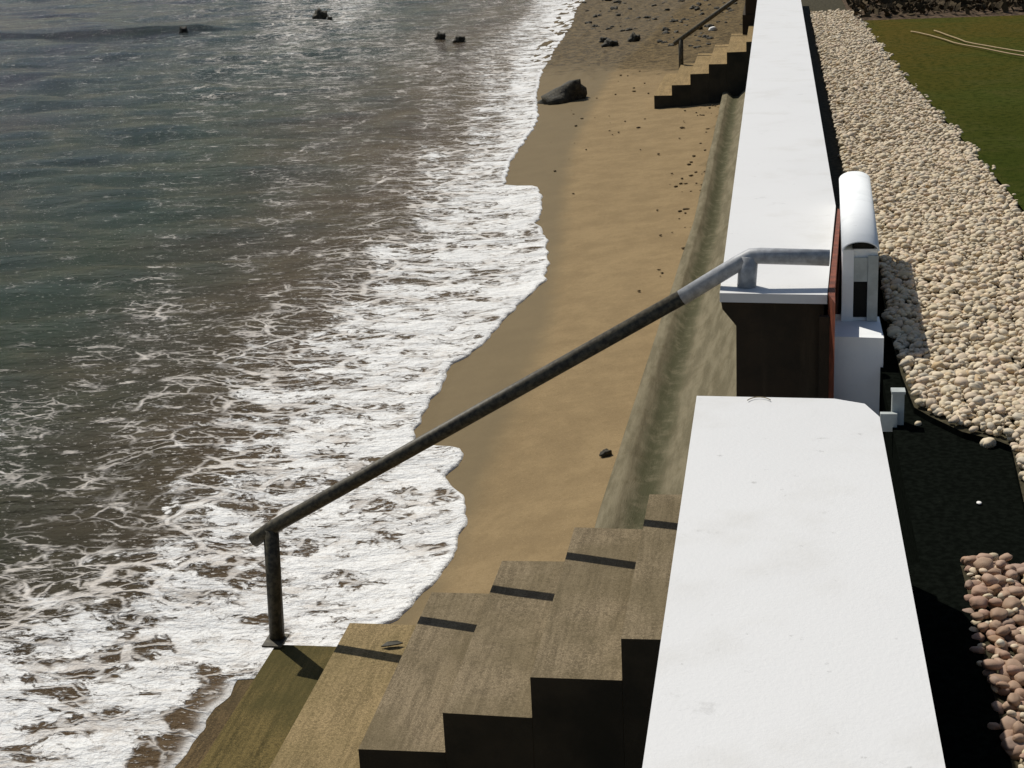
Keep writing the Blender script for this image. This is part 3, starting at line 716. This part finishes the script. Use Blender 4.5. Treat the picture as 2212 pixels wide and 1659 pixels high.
Pn = scatter(.5, 1.74, 2.2, 5.2, .040, near_test, [(.002, 1), (.020, .55)])
def spill_test(X, Y):
    e = np.interp(X, epx[5:], epy[5:]); d = e-Y
    return (X > .60) & (d > -.01) & (rng.random(X.shape) < np.exp(-np.maximum(d, 0)/.02)*.6) & (d < .06)
def spill_near(X, Y):
    d = np.maximum(Y-near_y, strip_x-X)
    return (d > -.01) & (d < .2) & (X > strip_x-.10) & (rng.random(X.shape) < np.exp(-np.maximum(d, 0)/.012)*.6) & (d < .035)
Ps1 = scatter(.58, 1.3, 5.3, 7.6, .042, spill_test, [(-.036, 1)]); Ps2 = scatter(.5, 1.7, 3.0, 5.4, .044, spill_near, [(-.010, 1)])
Ps2[:, 2] = np.where(Ps2[:, 1] > near_y, Ps2[:, 2]-.026, Ps2[:, 2])
Pm = np.concatenate([Pm, Ps1]); Pn = np.concatenate([Pn, Ps2])
allP = np.concatenate([Pm, Pn]); isn = np.concatenate([np.zeros(len(Pm), bool), np.ones(len(Pn), bool)])
allP[:, 2] += GZ
n_ = len(allP); rad = .0175*np.exp(rng.normal(0, .30, n_)); rad = np.minimum(rad, .034); rad[isn] *= 1.14
asp = np.stack([rng.uniform(.95, 1.3, n_), rng.uniform(.72, 1.0, n_), rng.uniform(.52, .78, n_)], 1)
rz = rng.random(n_)*6.283; tx = rng.normal(0, .28, n_); ty = rng.normal(0, .28, n_)
tone = rng.random(n_); var = rng.integers(0, 10, n_)
px_, py_, pd_ = proj(allP)
inv = (px_ > -5) & (px_ < IW+5) & (py_ > -5) & (py_ < IH+5) & (pd_ > 0)
score = np.where(inv, rad/pd_, 0); top = np.argsort(-score)[:300]; sel = np.zeros(n_, bool); sel[top] = True
def rotm(i):
    return Matrix.Rotation(rz[i], 3, 'Z')@Matrix.Rotation(tx[i], 3, 'X')@Matrix.Rotation(ty[i], 3, 'Y')
pm = [arr_mesh('pebble', HIGH[i], Fh, M_PEB, True) for i in range(10)]
pmp = [arr_mesh('pebble', HIGH[i], Fh, M_PINK, True) for i in range(10)]
for i in np.nonzero(sel)[0]:
    o = bpy.data.objects.new('pebble', (pmp if isn[i] else pm)[var[i]]); COL.objects.link(o)
    o.matrix_world = Matrix.Translation(allP[i])@rotm(i).to_4x4()@Matrix.Diagonal((*(asp[i]*rad[i]), 1))
    if isn[i]: tag(o, 'rounded pinkish beige pebble in the near patch right of the white wall', 'pebble', 'pebbles of the near patch')
    else: tag(o, 'rounded cream pebble at the near end of the long gravel strip', 'pebble', 'pebbles at the near end of the strip')
rest = np.nonzero(~sel)[0]
VV = np.empty((len(rest)*len(Vl), 3), np.float32); FF = np.empty((len(rest)*len(Fl), 3), np.int32); TT = np.repeat(tone[rest], len(Vl))
for j, i in enumerate(rest):
    m_ = np.array(rotm(i))@np.diag(asp[i]*rad[i])
    VV[j*len(Vl):(j+1)*len(Vl)] = LOW[var[i]]@m_.T+allP[i]
    FF[j*len(Fl):(j+1)*len(Fl)] = Fl+j*len(Vl)
tag(link('pebbles', arr_mesh('pebbles', VV, FF, M_PEBS, True, {'tone': TT})), 'long strip of cream pebbles between wall and lawn', 'pebbles', kind='stuff')

# ------------------------------------------------------------------ rocks and small things
RK = []
for i in range(6):
    V = lump(Vh, i+40, .55, 1.4); V = V*(1+.06*rng.standard_normal((len(V), 1)))
    RK.append(arr_mesh('rock', V, Fh, M_ROCK, False))
def rock(p, sx, sy_, sz, label, group=None, v=None, rot=None, sink=.25):
    o = bpy.data.objects.new('rock', RK[random.randrange(6) if v is None else v]); COL.objects.link(o)
    o.location = (float(p[0]), float(p[1]), float(p[2])+sz*(1-2*sink)*.5); o.scale = (sx, sy_, sz); o.rotation_euler = (random.uniform(-.2, .2), random.uniform(-.2, .2), random.uniform(0, 6.28) if rot is None else rot)
    return tag(o, label, 'rock', group)
def sz_at(px, py, z=None):
    p = at(px, py, .1)
    for _ in range(4):
        zz = max(0.0, float(sand_z(np.array(p[0]), np.array(p[1])))) if z is None else z
        p = at(px, py, zz)
    return p
# boulder at the edge of the foam: tall right end, low left tail
V = lump(Vh, 77, .35, 1.3)
t_ = (V[:, 0]+1)/2; V[:, 2] = np.where(V[:, 2] > 0, V[:, 2]*(.30+.85*np.clip(t_*1.2, 0, 1)**1.3), V[:, 2]*.4); V *= (1+.05*rng.standard_normal((len(V), 1)))
p = sz_at(1207, 222)
o = link('boulder', arr_mesh('boulder', V, Fh, M_ROCK, False)); o.location = (float(p[0]), float(p[1])+.25, float(p[2])-.02); o.scale = (.47, .36, .40); o.rotation_euler = (0, 0, .15)
tag(o, 'dark jagged boulder with a low tail at the edge of the foam', 'boulder')
for (px, py, w_, h_, lab, rt_) in [(692, 38, 17, 9, 'largest dark rock breaking the waves near the top edge', .3), (396, 69, 11, 6, 'small dark rock at the end of the dark swell in the sea', 0), (951, 83, 13, 7, 'left rock of the pair standing in the foamy shallows', 0), (992, 89, 15, 6, 'right rock of the pair standing in the foamy shallows', 0), (712, 43, 7, 4, 'tiny rock just right of the largest sea rock', 0),
                            (1318, 99, 19, 7, 'flat dark rock on the pale sand, larger of two', 0), (1303, 90, 11, 5, 'flat dark rock on the pale sand, smaller of two', 0), (1370, 88, 14, 8, 'brown rock at the edge of the stony ground', 0)]:
    p = sz_at(px, py+h_*.4); s_ = abs(p[1])/3300
    rock(p, w_*s_*.82, w_*s_*.7, h_*s_*1.5, lab, v=1, rot=rt_, sink=.15)
# stony ground near the top
k_ = 0
while k_ < 150:
    px = random.uniform(1262, 1640); py = random.uniform(-4, 112) if random.random() < .8 else random.uniform(112, 150)
    lim = 40+ (px-1262)*.22
    if py > lim+25 or (px > 1440 and py > 125) : continue
    if px > 1590-.5*py and py > 60: continue
    p = sz_at(px, py); s_ = p[1]/3400
    if p[0] > -.9 and p[1] < 29.4: continue
    if t2[0][0]-.15 < p[0] and Y2-.1 < p[1] < Y2+3.0: continue
    w_ = random.choice([3, 3, 4, 4, 5, 6, 7, 9])
    rock(p, w_*s_, w_*s_*.8, w_*s_*random.uniform(.45, .75), 'brown stone lying on the stony ground below the far steps', 'stones scattered on the far beach'); k_ += 1
# sparse specks of weed along the wall foot and beach
n_ = 110; C_ = []
for i in range(n_):
    if random.random() < .5:
        y = 14+13*random.random()**.6; x = float(Xf(y))-abs(random.gauss(0, .28))-.02
    else:
        y = random.uniform(20, 40); x = random.uniform(-3.6, -1.0)
    z = float(sand_z(np.array(x), np.array(y)))+.015; r_s = random.uniform(.006, .024)
    C_.append((x, y, z, r_s))
Vv, Fv = ico(1); VV = []; FF = []
for j, (x, y, z, r_s) in enumerate(C_):
    q = Vv*np.array([r_s*random.uniform(1, 2.2), r_s, r_s*.6]); a_ = random.uniform(0, 6.28)
    Rm = np.array([[math.cos(a_), -math.sin(a_), 0], [math.sin(a_), math.cos(a_), 0], [0, 0, 1]])
    VV.append(q@Rm.T+np.array([x, y, z])); FF.append(Fv+j*len(Vv))
tag(link('seaweed_scraps', arr_mesh('seaweed_scraps', np.concatenate(VV), np.concatenate(FF), M_WEED)), 'brown specks of dry seaweed strewn along the sand', 'seaweed', kind='stuff')
# stone with a stalk on the sand by the apron
p = sz_at(1310, 984)
o = rock(p, .042, .030, .030, 'small brown stone alone on the sand beside the apron', v=2, rot=.4, sink=.1)
p = sz_at(1540, 68); 
o = link('scrap', arr_mesh('scrap', lump(Vl, 90, .5), Fl, M_SCRAP)); o.location = (float(p[0]), float(p[1]), float(p[2])+.05); o.scale = (.10, .08, .07)
tag(o, 'small white scrap lying on the stony ground by the far steps', 'litter')
# leaf on the second step
tz = tr[3][2]
p = at(846, 1393, tz+.012); bm = bmesh.new()
L_ = [(-.055, 0, .0), (-.02, .020, .012), (.03, .018, .014), (.06, 0, .006), (.03, -.016, .010), (-.02, -.018, .008)]
up_ = [bm.verts.new(v) for v in L_]; lo_ = [bm.verts.new((v[0], v[1], v[2]-.006)) for v in L_]
bm.faces.new(up_); bm.faces.new(lo_[::-1])
for i in range(6): bm.faces.new((up_[i], lo_[i], lo_[(i+1) % 6], up_[(i+1) % 6]))
o = bm_obj('leaf', bm, M_LEAF); o.location = [float(v) for v in p]; o.rotation_euler = (0, 0, .3)
tag(o, 'dark curled leaf lying on a lower step', 'leaf')
# twigs
p = at(1640, 866, ZN+.006); P = [Vector((float(p[0])+.045*math.cos(t_), float(p[1])+.07*math.sin(t_)-.03, float(p[2]))) for t_ in np.linspace(.6, 2.6, 10)]
tag(bm_obj('twig', tube(P, .0016, 6), M_STRAW), 'hair thin curved twig on the far end of the near white wall', 'twig')
p = at(768, 1632, tr[4][2]-RI+.01); P = [Vector((float(p[0])-.03, YN+.04, tr[3][2]+.012)), Vector((float(p[0])+.0, YN+.035, tr[3][2]+.014)), Vector((float(p[0])+.03, YN+.05, tr[3][2]+.012))]
p = at(2115, 1086, PF+.006)
o = link('petal', arr_mesh('petal', Vl*np.array([.010, .014, .004]), Fl, M_SCRAP, True)); o.location = [float(v) for v in p]
tag(o, 'tiny pale petal on the black path', 'petal')
